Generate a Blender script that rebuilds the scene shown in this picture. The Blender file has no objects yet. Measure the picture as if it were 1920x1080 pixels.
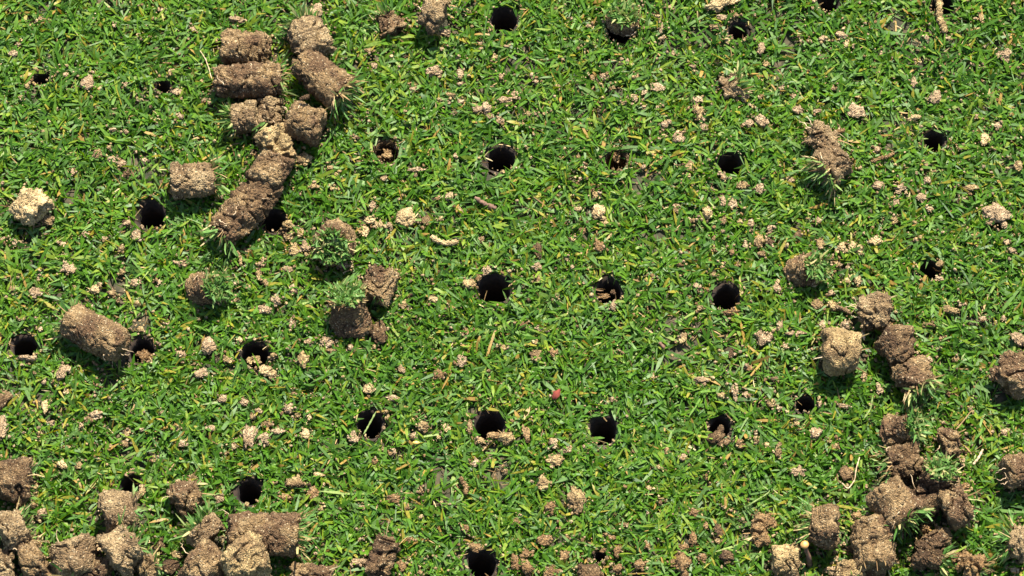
import bpy, math, random
import numpy as np
from mathutils import Vector, Matrix

random.seed(7)
rng = np.random.default_rng(11)
SC = bpy.context.scene
COL = SC.collection

# ------------------------------------------------------------------ camera
MM = 0.001
TILT = math.radians(22)
DIST = 1.6
FRAME_W = 0.41
cd = bpy.data.cameras.new("camera")
cam = bpy.data.objects.new("camera", cd)
COL.objects.link(cam)
cam.location = (0, -DIST * math.sin(TILT), DIST * math.cos(TILT))
cam.rotation_euler = (TILT, 0, 0)
cd.sensor_width = 36
cd.lens = 36 * DIST / FRAME_W
cd.clip_start = 0.05
cd.clip_end = 50
SC.camera = cam

# ------------------------------------------------------------------ sky, sun, exposure
SUN_EL = math.radians(58)
SUN_AZ = math.radians(16)            # clockwise from +Y
world = bpy.data.worlds.new("World")
SC.world = world
world.use_nodes = True
wn = world.node_tree.nodes
wn.clear()
sky = wn.new('ShaderNodeTexSky')
sky.sky_type = 'NISHITA'
sky.sun_disc = False
sky.sun_elevation = SUN_EL
sky.sun_rotation = SUN_AZ
bg = wn.new('ShaderNodeBackground')
bg.inputs['Strength'].default_value = 0.085
wo = wn.new('ShaderNodeOutputWorld')
world.node_tree.links.new(sky.outputs[0], bg.inputs[0])
world.node_tree.links.new(bg.outputs[0], wo.inputs[0])
sl = bpy.data.lights.new("sun", 'SUN')
sl.energy = 5.0
sl.angle = math.radians(0.5)
sl.color = (1.0, 0.94, 0.82)
sun = bpy.data.objects.new("sun", sl)
COL.objects.link(sun)
sdir = Vector((math.sin(SUN_AZ) * math.cos(SUN_EL), math.cos(SUN_AZ) * math.cos(SUN_EL), math.sin(SUN_EL)))
sun.rotation_euler = sdir.to_track_quat('Z', 'Y').to_euler()
sun.location = sdir * 3
SC.view_settings.view_transform = 'Standard'
SC.view_settings.look = 'None'
SC.view_settings.gamma = 1
SC.view_settings.exposure = 1.58
SC.view_settings.use_curve_mapping = False

# ------------------------------------------------------------------ pixel of the 1920x1080 photograph -> point at height z
FPX = 1920 * DIST / FRAME_W
PX = FRAME_W / 1920                  # metres per photo pixel at the ground
CT, ST = math.cos(TILT), math.sin(TILT)


def P(x, y, z=0.0):
    dx, dy = (x - 960) / FPX, -(y - 540) / FPX
    d = (dx, dy * CT + ST, dy * ST - CT)
    t = (z - cam.location.z) / d[2]
    return Vector((d[0] * t, cam.location.y + d[1] * t, z))


# ------------------------------------------------------------------ numpy noise
def _h(i, j, k, seed):
    n = (i.astype(np.int64) * 73856093) ^ (j.astype(np.int64) * 19349663) ^ (k.astype(np.int64) * 83492791) ^ (seed * 2654435761 & 0xffffffff)
    n = (n ^ (n >> 13)) * 1274126177
    n = (n ^ (n >> 16)) * 668265263
    n = n ^ (n >> 15)
    return (n & 0xffffff).astype(np.float64) / 0xffffff


def vnoise(p, seed=0):
    f = np.floor(p)
    t = p - f
    t = t * t * (3 - 2 * t)
    i = f.astype(np.int64)
    out = 0
    for a in (0, 1):
        wa = t[:, 0] if a else 1 - t[:, 0]
        for b in (0, 1):
            wb = t[:, 1] if b else 1 - t[:, 1]
            for c in (0, 1):
                wc = t[:, 2] if c else 1 - t[:, 2]
                out = out + wa * wb * wc * _h(i[:, 0] + a, i[:, 1] + b, i[:, 2] + c, seed)
    return out * 2 - 1


def fbm(p, octv=3, seed=0):
    s, a, tot = 0, 1.0, 0
    for o in range(octv):
        s = s + a * vnoise(p * (2.03 ** o) + 17.3 * o, seed + o)
        tot += a
        a *= 0.55
    return s / tot


def worley(p, seed=0):
    """distance to the nearest of the jittered cell points"""
    f = np.floor(p).astype(np.int64)
    best = np.full(len(p), 9.0)
    for a in (-1, 0, 1):
        for b in (-1, 0, 1):
            for c in (-1, 0, 1):
                i, j, k = f[:, 0] + a, f[:, 1] + b, f[:, 2] + c
                q = np.stack([i + _h(i, j, k, seed), j + _h(i, j, k, seed + 1), k + _h(i, j, k, seed + 2)], 1)
                best = np.minimum(best, ((p - q) ** 2).sum(1))
    return np.sqrt(best)


# ------------------------------------------------------------------ materials
def new_mat(name):
    m = bpy.data.materials.new(name)
    m.use_nodes = True
    nt = m.node_tree
    nt.nodes.clear()
    return m, nt, nt.nodes, nt.links


def ramp(nodes, stops, interp='LINEAR'):
    r = nodes.new('ShaderNodeValToRGB')
    cr = r.color_ramp
    cr.interpolation = interp
    while len(cr.elements) < len(stops):
        cr.elements.new(0.5)
    for e, (pos, c) in zip(cr.elements, stops):
        e.position = pos
        e.color = (*c, 1)
    return r


def blade_material(name, stops, rough=0.42, transl=0.3, spec=0.5):
    m, nt, N, L = new_mat(name)
    at = N.new('ShaderNodeAttribute')
    at.attribute_name = 'tint'
    r = ramp(N, stops)
    L.new(at.outputs['Fac'], r.inputs[0])
    geo = N.new('ShaderNodeNewGeometry')
    nz = N.new('ShaderNodeTexNoise')
    nz.inputs['Scale'].default_value = 900
    nz.inputs['Detail'].default_value = 2
    L.new(geo.outputs['Position'], nz.inputs['Vector'])
    mr = N.new('ShaderNodeMapRange')
    mr.inputs[1].default_value = 0.3
    mr.inputs[2].default_value = 0.7
    mr.inputs[3].default_value = 0.75
    mr.inputs[4].default_value = 1.25
    L.new(nz.outputs[0], mr.inputs[0])
    mx = N.new('ShaderNodeMix')
    mx.data_type = 'RGBA'
    mx.blend_type = 'MULTIPLY'
    mx.inputs[0].default_value = 1
    L.new(r.outputs[0], mx.inputs[6])
    L.new(mr.outputs[0], mx.inputs[7])
    bs = N.new('ShaderNodeBsdfPrincipled')
    bs.inputs['Roughness'].default_value = rough
    bs.inputs['Specular IOR Level'].default_value = spec
    L.new(mx.outputs[2], bs.inputs['Base Color'])
    tr = N.new('ShaderNodeBsdfTranslucent')
    hs = N.new('ShaderNodeHueSaturation')
    hs.inputs['Hue'].default_value = 0.485
    hs.inputs['Saturation'].default_value = 1.15
    hs.inputs['Value'].default_value = 1.5
    L.new(mx.outputs[2], hs.inputs['Color'])
    L.new(hs.outputs[0], tr.inputs[0])
    ms = N.new('ShaderNodeMixShader')
    ms.inputs[0].default_value = transl
    L.new(bs.outputs[0], ms.inputs[1])
    L.new(tr.outputs[0], ms.inputs[2])
    o = N.new('ShaderNodeOutputMaterial')
    L.new(ms.outputs[0], o.inputs[0])
    return m


GRASS_STOPS = [(0.0, (0.029, 0.087, 0.006)), (0.30, (0.054, 0.141, 0.007)), (0.50, (0.091, 0.192, 0.009)),
               (0.62, (0.059, 0.133, 0.021)), (0.76, (0.094, 0.168, 0.039)), (0.86, (0.162, 0.230, 0.013)),
               (0.93, (0.256, 0.219, 0.025)), (0.97, (0.323, 0.194, 0.051)), (1.0, (0.269, 0.107, 0.025))]
TUFT_STOPS = [(0.0, (0.058, 0.144, 0.024)), (0.4, (0.091, 0.191, 0.039)), (0.7, (0.130, 0.222, 0.061)),
              (0.85, (0.207, 0.251, 0.077)), (1.0, (0.415, 0.335, 0.154))]
STRAW_STOPS = [(0.0, (0.13, 0.07, 0.03)), (0.5, (0.30, 0.19, 0.08)), (0.8, (0.34, 0.25, 0.11)), (1.0, (0.42, 0.34, 0.18))]
M_GRASS = blade_material("grass_blades", GRASS_STOPS, rough=0.50, spec=0.35, transl=0.38)
M_TUFT = blade_material("clipped_grass", TUFT_STOPS, rough=0.6, spec=0.3)
M_STRAW = blade_material("straw", STRAW_STOPS, rough=0.6, transl=0.15, spec=0.3)


def soil_material(name, dark, mid, light, grain, patch=None, patch_amt=0.0):
    m, nt, N, L = new_mat(name)
    tc = N.new('ShaderNodeTexCoord')
    oi = N.new('ShaderNodeObjectInfo')
    va = N.new('ShaderNodeVectorMath')
    va.operation = 'ADD'
    L.new(tc.outputs['Object'], va.inputs[0])
    L.new(oi.outputs['Random'], va.inputs[1])
    # broad colour
    n1 = N.new('ShaderNodeTexNoise')
    n1.inputs['Scale'].default_value = 150
    n1.inputs['Detail'].default_value = 6
    n1.inputs['Roughness'].default_value = 0.65
    L.new(va.outputs[0], n1.inputs['Vector'])
    r1 = ramp(N, [(0.30, dark), (0.50, mid), (0.68, light)])
    L.new(n1.outputs[0], r1.inputs[0])
    col = r1.outputs[0]
    if patch:
        n4 = N.new('ShaderNodeTexNoise')
        n4.inputs['Scale'].default_value = 85
        n4.inputs['Detail'].default_value = 3
        L.new(va.outputs[0], n4.inputs['Vector'])
        rp = ramp(N, [(0.48, (0, 0, 0)), (0.57, (patch_amt,) * 3)])
        L.new(n4.outputs[0], rp.inputs[0])
        mp = N.new('ShaderNodeMix')
        mp.data_type = 'RGBA'
        L.new(rp.outputs[0], mp.inputs[0])
        L.new(col, mp.inputs[6])
        mp.inputs[7].default_value = (*patch, 1)
        col = mp.outputs[2]
    # grains: each cell its own value
    v = N.new('ShaderNodeTexVoronoi')
    v.inputs['Scale'].default_value = 1900
    L.new(va.outputs[0], v.inputs['Vector'])
    sep = N.new('ShaderNodeSeparateColor')
    L.new(v.outputs['Color'], sep.inputs[0])
    rg = ramp(N, [(0.0, (0.38, 0.36, 0.34)), (0.35, (0.82, 0.80, 0.78)), (0.75, (1.12, 1.10, 1.07)), (1.0, (1.6, 1.57, 1.52))])
    L.new(sep.outputs[0], rg.inputs[0])
    mg = N.new('ShaderNodeMix')
    mg.data_type = 'RGBA'
    mg.blend_type = 'MULTIPLY'
    mg.inputs[0].default_value = 0.85
    L.new(col, mg.inputs[6])
    L.new(rg.outputs[0], mg.inputs[7])
    # sparse pale quartz grains
    gt = ramp(N, [(0.95, (0, 0, 0)), (0.97, (0.65, 0.65, 0.65))])
    L.new(sep.outputs[1], gt.inputs[0])
    mq = N.new('ShaderNodeMix')
    mq.data_type = 'RGBA'
    L.new(gt.outputs[0], mq.inputs[0])
    L.new(mg.outputs[2], mq.inputs[6])
    mq.inputs[7].default_value = (*grain, 1)
    # bump
    n3 = N.new('ShaderNodeTexNoise')
    n3.inputs['Scale'].default_value = 900
    n3.inputs['Detail'].default_value = 4
    L.new(va.outputs[0], n3.inputs['Vector'])
    ad = N.new('ShaderNodeMath')
    ad.operation = 'SUBTRACT'
    L.new(n3.outputs[0], ad.inputs[0])
    L.new(v.outputs['Distance'], ad.inputs[1])
    bp = N.new('ShaderNodeBump')
    bp.inputs['Strength'].default_value = 0.9
    bp.inputs['Distance'].default_value = 0.0009
    L.new(ad.outputs[0], bp.inputs['Height'])
    bs = N.new('ShaderNodeBsdfPrincipled')
    bs.inputs['Roughness'].default_value = 0.85
    bs.inputs['Specular IOR Level'].default_value = 0.25
    L.new(mq.outputs[2], bs.inputs['Base Color'])
    L.new(bp.outputs[0], bs.inputs['Normal'])
    o = N.new('ShaderNodeOutputMaterial')
    L.new(bs.outputs[0], o.inputs[0])
    return m


SOIL = {
    'brown': soil_material("brown_soil", (0.089, 0.053, 0.023), (0.188, 0.123, 0.057), (0.279, 0.196, 0.098), (0.467, 0.367, 0.218), (0.091, 0.051, 0.025), 0.85),
    'grey': soil_material("grey_brown_soil", (0.117, 0.076, 0.037), (0.220, 0.154, 0.078), (0.305, 0.226, 0.120), (0.493, 0.391, 0.239), (0.123, 0.076, 0.037), 0.7),
    'tan': soil_material("tan_sand", (0.149, 0.099, 0.043), (0.292, 0.206, 0.093), (0.428, 0.316, 0.150), (0.545, 0.431, 0.228), (0.137, 0.085, 0.040), 0.75),
    'pale': soil_material("pale_crumb_sand", (0.247, 0.171, 0.078), (0.389, 0.284, 0.140), (0.493, 0.373, 0.192), (0.584, 0.468, 0.270)),
    'dark': soil_material("dark_peaty_soil", (0.046, 0.026, 0.011), (0.110, 0.066, 0.030), (0.201, 0.132, 0.064), (0.428, 0.329, 0.187), (0.054, 0.030, 0.015), 0.75),
    'rust': soil_material("rusty_thatch_soil", (0.098, 0.053, 0.021), (0.181, 0.107, 0.045), (0.266, 0.178, 0.081), (0.402, 0.290, 0.156)),
    'crumb': soil_material("pinkish_crumb_soil", (0.181, 0.121, 0.064), (0.292, 0.205, 0.116), (0.383, 0.281, 0.166), (0.545, 0.442, 0.291)),
    'dust': soil_material("crumb_mix_soil", (0.117, 0.076, 0.037), (0.247, 0.171, 0.092), (0.389, 0.284, 0.161), (0.545, 0.431, 0.270)),
}


def plain_mat(name, c, rough=0.6, c2=None, scale=600):
    m, nt, N, L = new_mat(name)
    tc = N.new('ShaderNodeTexCoord')
    nz = N.new('ShaderNodeTexNoise')
    nz.inputs['Scale'].default_value = scale
    nz.inputs['Detail'].default_value = 4
    L.new(tc.outputs['Object'], nz.inputs['Vector'])
    r = ramp(N, [(0.35, c), (0.65, c2 or c)])
    L.new(nz.outputs[0], r.inputs[0])
    bs = N.new('ShaderNodeBsdfPrincipled')
    bs.inputs['Roughness'].default_value = rough
    L.new(r.outputs[0], bs.inputs['Base Color'])
    bp = N.new('ShaderNodeBump')
    bp.inputs['Strength'].default_value = 0.5
    bp.inputs['Distance'].default_value = 0.0003
    L.new(nz.outputs[0], bp.inputs['Height'])
    L.new(bp.outputs[0], bs.inputs['Normal'])
    o = N.new('ShaderNodeOutputMaterial')
    L.new(bs.outputs[0], o.inputs[0])
    return m


M_ROOT = plain_mat("pale_root", (0.30, 0.20, 0.11), 0.7, (0.50, 0.38, 0.23))
M_TWIG = plain_mat("red_brown_twig", (0.07, 0.035, 0.02), 0.8, (0.17, 0.09, 0.055))
M_CAP = plain_mat("orange_mushroom_cap", (0.36, 0.17, 0.04), 0.5, (0.50, 0.28, 0.09))
M_RED = plain_mat("red_leaf", (0.10, 0.010, 0.006), 0.9, (0.17, 0.030, 0.014), 1100)
M_PEBBLE = plain_mat("brown_pebble", (0.11, 0.065, 0.025), 0.6, (0.24, 0.155, 0.07))
M_SEED = plain_mat("yellow_seed", (0.50, 0.30, 0.06), 0.4, (0.60, 0.42, 0.12))
M_HOLE_SHADE = plain_mat("hole_wall_soil_shade_darkened", (0.012, 0.007, 0.004), 0.95, (0.035, 0.020, 0.011), 500)  # soil colour taken near black to paint in the shade inside deep holes


# ------------------------------------------------------------------ mesh helpers
def mesh_np(name, v, f, mat, smooth=True, tint=None):
    """v (n,3); f (m,3) or (m,4)"""
    me = bpy.data.meshes.new(name)
    v = np.ascontiguousarray(v, dtype=np.float32)
    f = np.ascontiguousarray(f, dtype=np.int32)
    k = f.shape[1]
    me.vertices.add(len(v))
    me.vertices.foreach_set('co', v.ravel())
    me.loops.add(f.size)
    me.loops.foreach_set('vertex_index', f.ravel())
    me.polygons.add(len(f))
    me.polygons.foreach_set('loop_start', np.arange(0, f.size, k, dtype=np.int32))
    me.polygons.foreach_set('loop_total', np.full(len(f), k, dtype=np.int32))
    if smooth:
        me.polygons.foreach_set('use_smooth', np.ones(len(f), dtype=bool))
    if tint is not None:
        a = me.attributes.new('tint', 'FLOAT', 'POINT')
        a.data.foreach_set('value', np.ascontiguousarray(tint, dtype=np.float32))
    me.update()
    me.validate()
    me.materials.append(mat)
    return me


def link(name, me, parent=None, loc=None):
    o = bpy.data.objects.new(name, me)
    COL.objects.link(o)
    if parent is not None:
        o.parent = parent
    if loc is not None:
        o.location = loc
    return o


def tag(o, label=None, cat=None, group=None, kind=None):
    if label:
        o['label'] = label
    if cat:
        o['category'] = cat
    if group:
        o['group'] = group
    if kind:
        o['kind'] = kind
    return o


def ico(sub):
    import bmesh
    bm = bmesh.new()
    bmesh.ops.create_icosphere(bm, subdivisions=sub, radius=1)
    v = np.array([x.co[:] for x in bm.verts])
    f = np.array([[x.index for x in q.verts] for q in bm.faces])
    bm.free()
    return v, f


ICO = {s: ico(s) for s in (1, 2, 3, 4, 5)}


def unit(a):
    return a / np.maximum(np.linalg.norm(a, axis=1, keepdims=True), 1e-9)


def blades(B, D, G, L, W, tint, bend, cut=0.5, twist=0.6):
    """Bent leaf strips. B base, D first direction, G bend direction, L length, W width (all arrays of n)."""
    n = len(B)
    S = np.array([0.0, 0.34, 0.70, 1.0])
    side = unit(np.cross(D, G) + 1e-6 * rng.normal(size=(n, 3)))
    up = unit(np.cross(side, D))
    tw = rng.normal(0, twist, n)[:, None]
    side = side * np.cos(tw) + up * np.sin(tw)
    endw = np.where(rng.random(n) < cut, rng.uniform(0.45, 0.8, n), 0.10)
    V = np.zeros((n, 4, 2, 3))
    for i, s in enumerate(S):
        c = B + L[:, None] * (s * D + bend[:, None] * s * s * G)
        w = W * (0.70, 1.0, 0.88, 1.0)[i] * 0.5
        if i == 3:
            w = W * endw * 0.5
        V[:, i, 0] = c - side * w[:, None]
        V[:, i, 1] = c + side * w[:, None]
    idx = np.arange(n)[:, None, None] * 8
    q = np.array([[0, 1, 3, 2], [2, 3, 5, 4], [4, 5, 7, 6]])[None]
    F = (idx + q).reshape(-1, 4)
    return V.reshape(-1, 3), F, np.repeat(tint, 8)


def tube_mesh(pts, rads, n=6):
    pts = np.array(pts, float)
    t = np.gradient(pts, axis=0)
    t = unit(t)
    ref = np.array([0.3, 0.2, 1.0])
    a = unit(np.cross(t, ref))
    b = np.cross(t, a)
    ang = np.linspace(0, 2 * np.pi, n, endpoint=False)
    V = pts[:, None] + np.array(rads)[:, None, None] * (np.cos(ang)[None, :, None] * a[:, None] + np.sin(ang)[None, :, None] * b[:, None])
    m = len(pts)
    F = []
    for i in range(m - 1):
        for j in range(n):
            k = (j + 1) % n
            F.append((i * n + j, i * n + k, (i + 1) * n + k, (i + 1) * n + j))
    F = np.array(F)
    V = V.reshape(-1, 3)
    # close the ends
    c0, c1 = len(V), len(V) + 1
    V = np.vstack([V, pts[:1], pts[-1:]])
    E = [(c0, (j + 1) % n, j, j) for j in range(n)] + [(c1, (m - 1) * n + j, (m - 1) * n + (j + 1) % n, (m - 1) * n + (j + 1) % n) for j in range(n)]
    tris = np.array([(e[0], e[1], e[2]) for e in E])
    T = np.vstack([F[:, [0, 1, 2]], F[:, [0, 2, 3]], tris])
    return V, T

# ------------------------------------------------------------------ what lies where (photo pixels)
# aeration holes: x, y, radius, depth mm, label, short phrase for neighbours
HOLES = [
    (78, 148, 14, 45, "small black aeration hole near the top left corner, half closed by grass", "the top left corner hole"),
    (305, 163, 14, 45, "small narrow aeration hole left of the upper stack of soil cores", "the narrow hole left of the upper stack"),
    (945, 36, 26, 60, "large black aeration hole at the middle of the top edge", "the large hole at the top edge"),
    (1160, 60, 22, 50, "aeration hole showing as a black slit under a grassy plug end at the top", "the slit hole at the top"),
    (1385, 58, 20, 60, "aeration hole under pale crumbs near the top edge", "the hole under the top pale crumbs"),
    (1552, 6, 20, 60, "aeration hole cut by the top edge right of the pale crumbs", "the hole cut by the top edge"),
    (1768, 10, 22, 60, "aeration hole at the top edge with a sandy root strand across it", "the top hole with the sandy strand"),
    (725, 283, 23, 7, "ragged shallow aeration hole with brown soil inside, left of the clean black one", "the ragged shallow hole"),
    (938, 297, 27, 60, "clean round aeration hole in the second row, above the centre", "the round hole above the centre"),
    (1155, 300, 21, 14, "aeration hole with its left side filled by rusty soil", "the half filled rusty hole"),
    (1370, 307, 24, 60, "aeration hole with green blades hanging over its right edge, second row", "the hole with blades over its right edge"),
    (1752, 266, 21, 60, "aeration hole high on the right with grass leaning over its upper side", "the upper right hole"),
    (283, 403, 28, 60, "large round aeration hole below the lone square soil core on the left", "the hole below the square core"),
    (512, 414, 24, 60, "aeration hole half covered by the long broken soil core", "the hole under the long broken core"),
    (927, 541, 30, 60, "largest open black aeration hole, left of the picture's centre", "the central black hole"),
    (1141, 545, 25, 30, "aeration hole with crumbled soil bridging it, right of the centre", "the bridged hole right of centre"),
    (1362, 555, 25, 60, "round black aeration hole in the third row, right of the bridged one", "the third row right hole"),
    (1742, 506, 20, 60, "small aeration hole in the right of the picture above the crumbly root core", "the small right hole"),
    (45, 650, 23, 60, "aeration hole with a brown soil lip at the left edge", "the left edge hole"),
    (266, 655, 23, 22, "aeration hole at the rooty end of the long single soil core", "the hole by the long single core"),
    (478, 665, 26, 20, "aeration hole with tan soil slumped in its lower half", "the slumped hole"),
    (693, 794, 25, 60, "black aeration hole with one pale blade of grass leaning across it", "the hole with one pale blade"),
    (918, 796, 28, 26, "aeration hole with a wide brown crumbly lower rim, below the centre", "the crumbly rimmed hole"),
    (1132, 806, 25, 60, "aeration hole fringed by curved green blades, right of the crumbly rimmed one", "the fringed lower hole"),
    (1350, 798, 20, 60, "aeration hole mostly hidden behind a small dark brown clod", "the hole behind the dark clod"),
    (1510, 757, 18, 60, "small aeration hole in the lower right, left of the soil core pile", "the small lower right hole"),
    (243, 910, 19, 60, "small aeration hole just above a round soil core, lower left", "the small lower left hole"),
    (467, 921, 24, 60, "aeration hole just above the long straw ended soil core, lower left", "the hole above the straw ended core"),
    (903, 1056, 27, 40, "aeration hole at the bottom edge below the centre", "the bottom edge hole"),
    (1126, 1043, 11, 40, "tiny aeration hole at the bottom edge above a dark clod", "the tiny bottom hole"),
]

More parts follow.
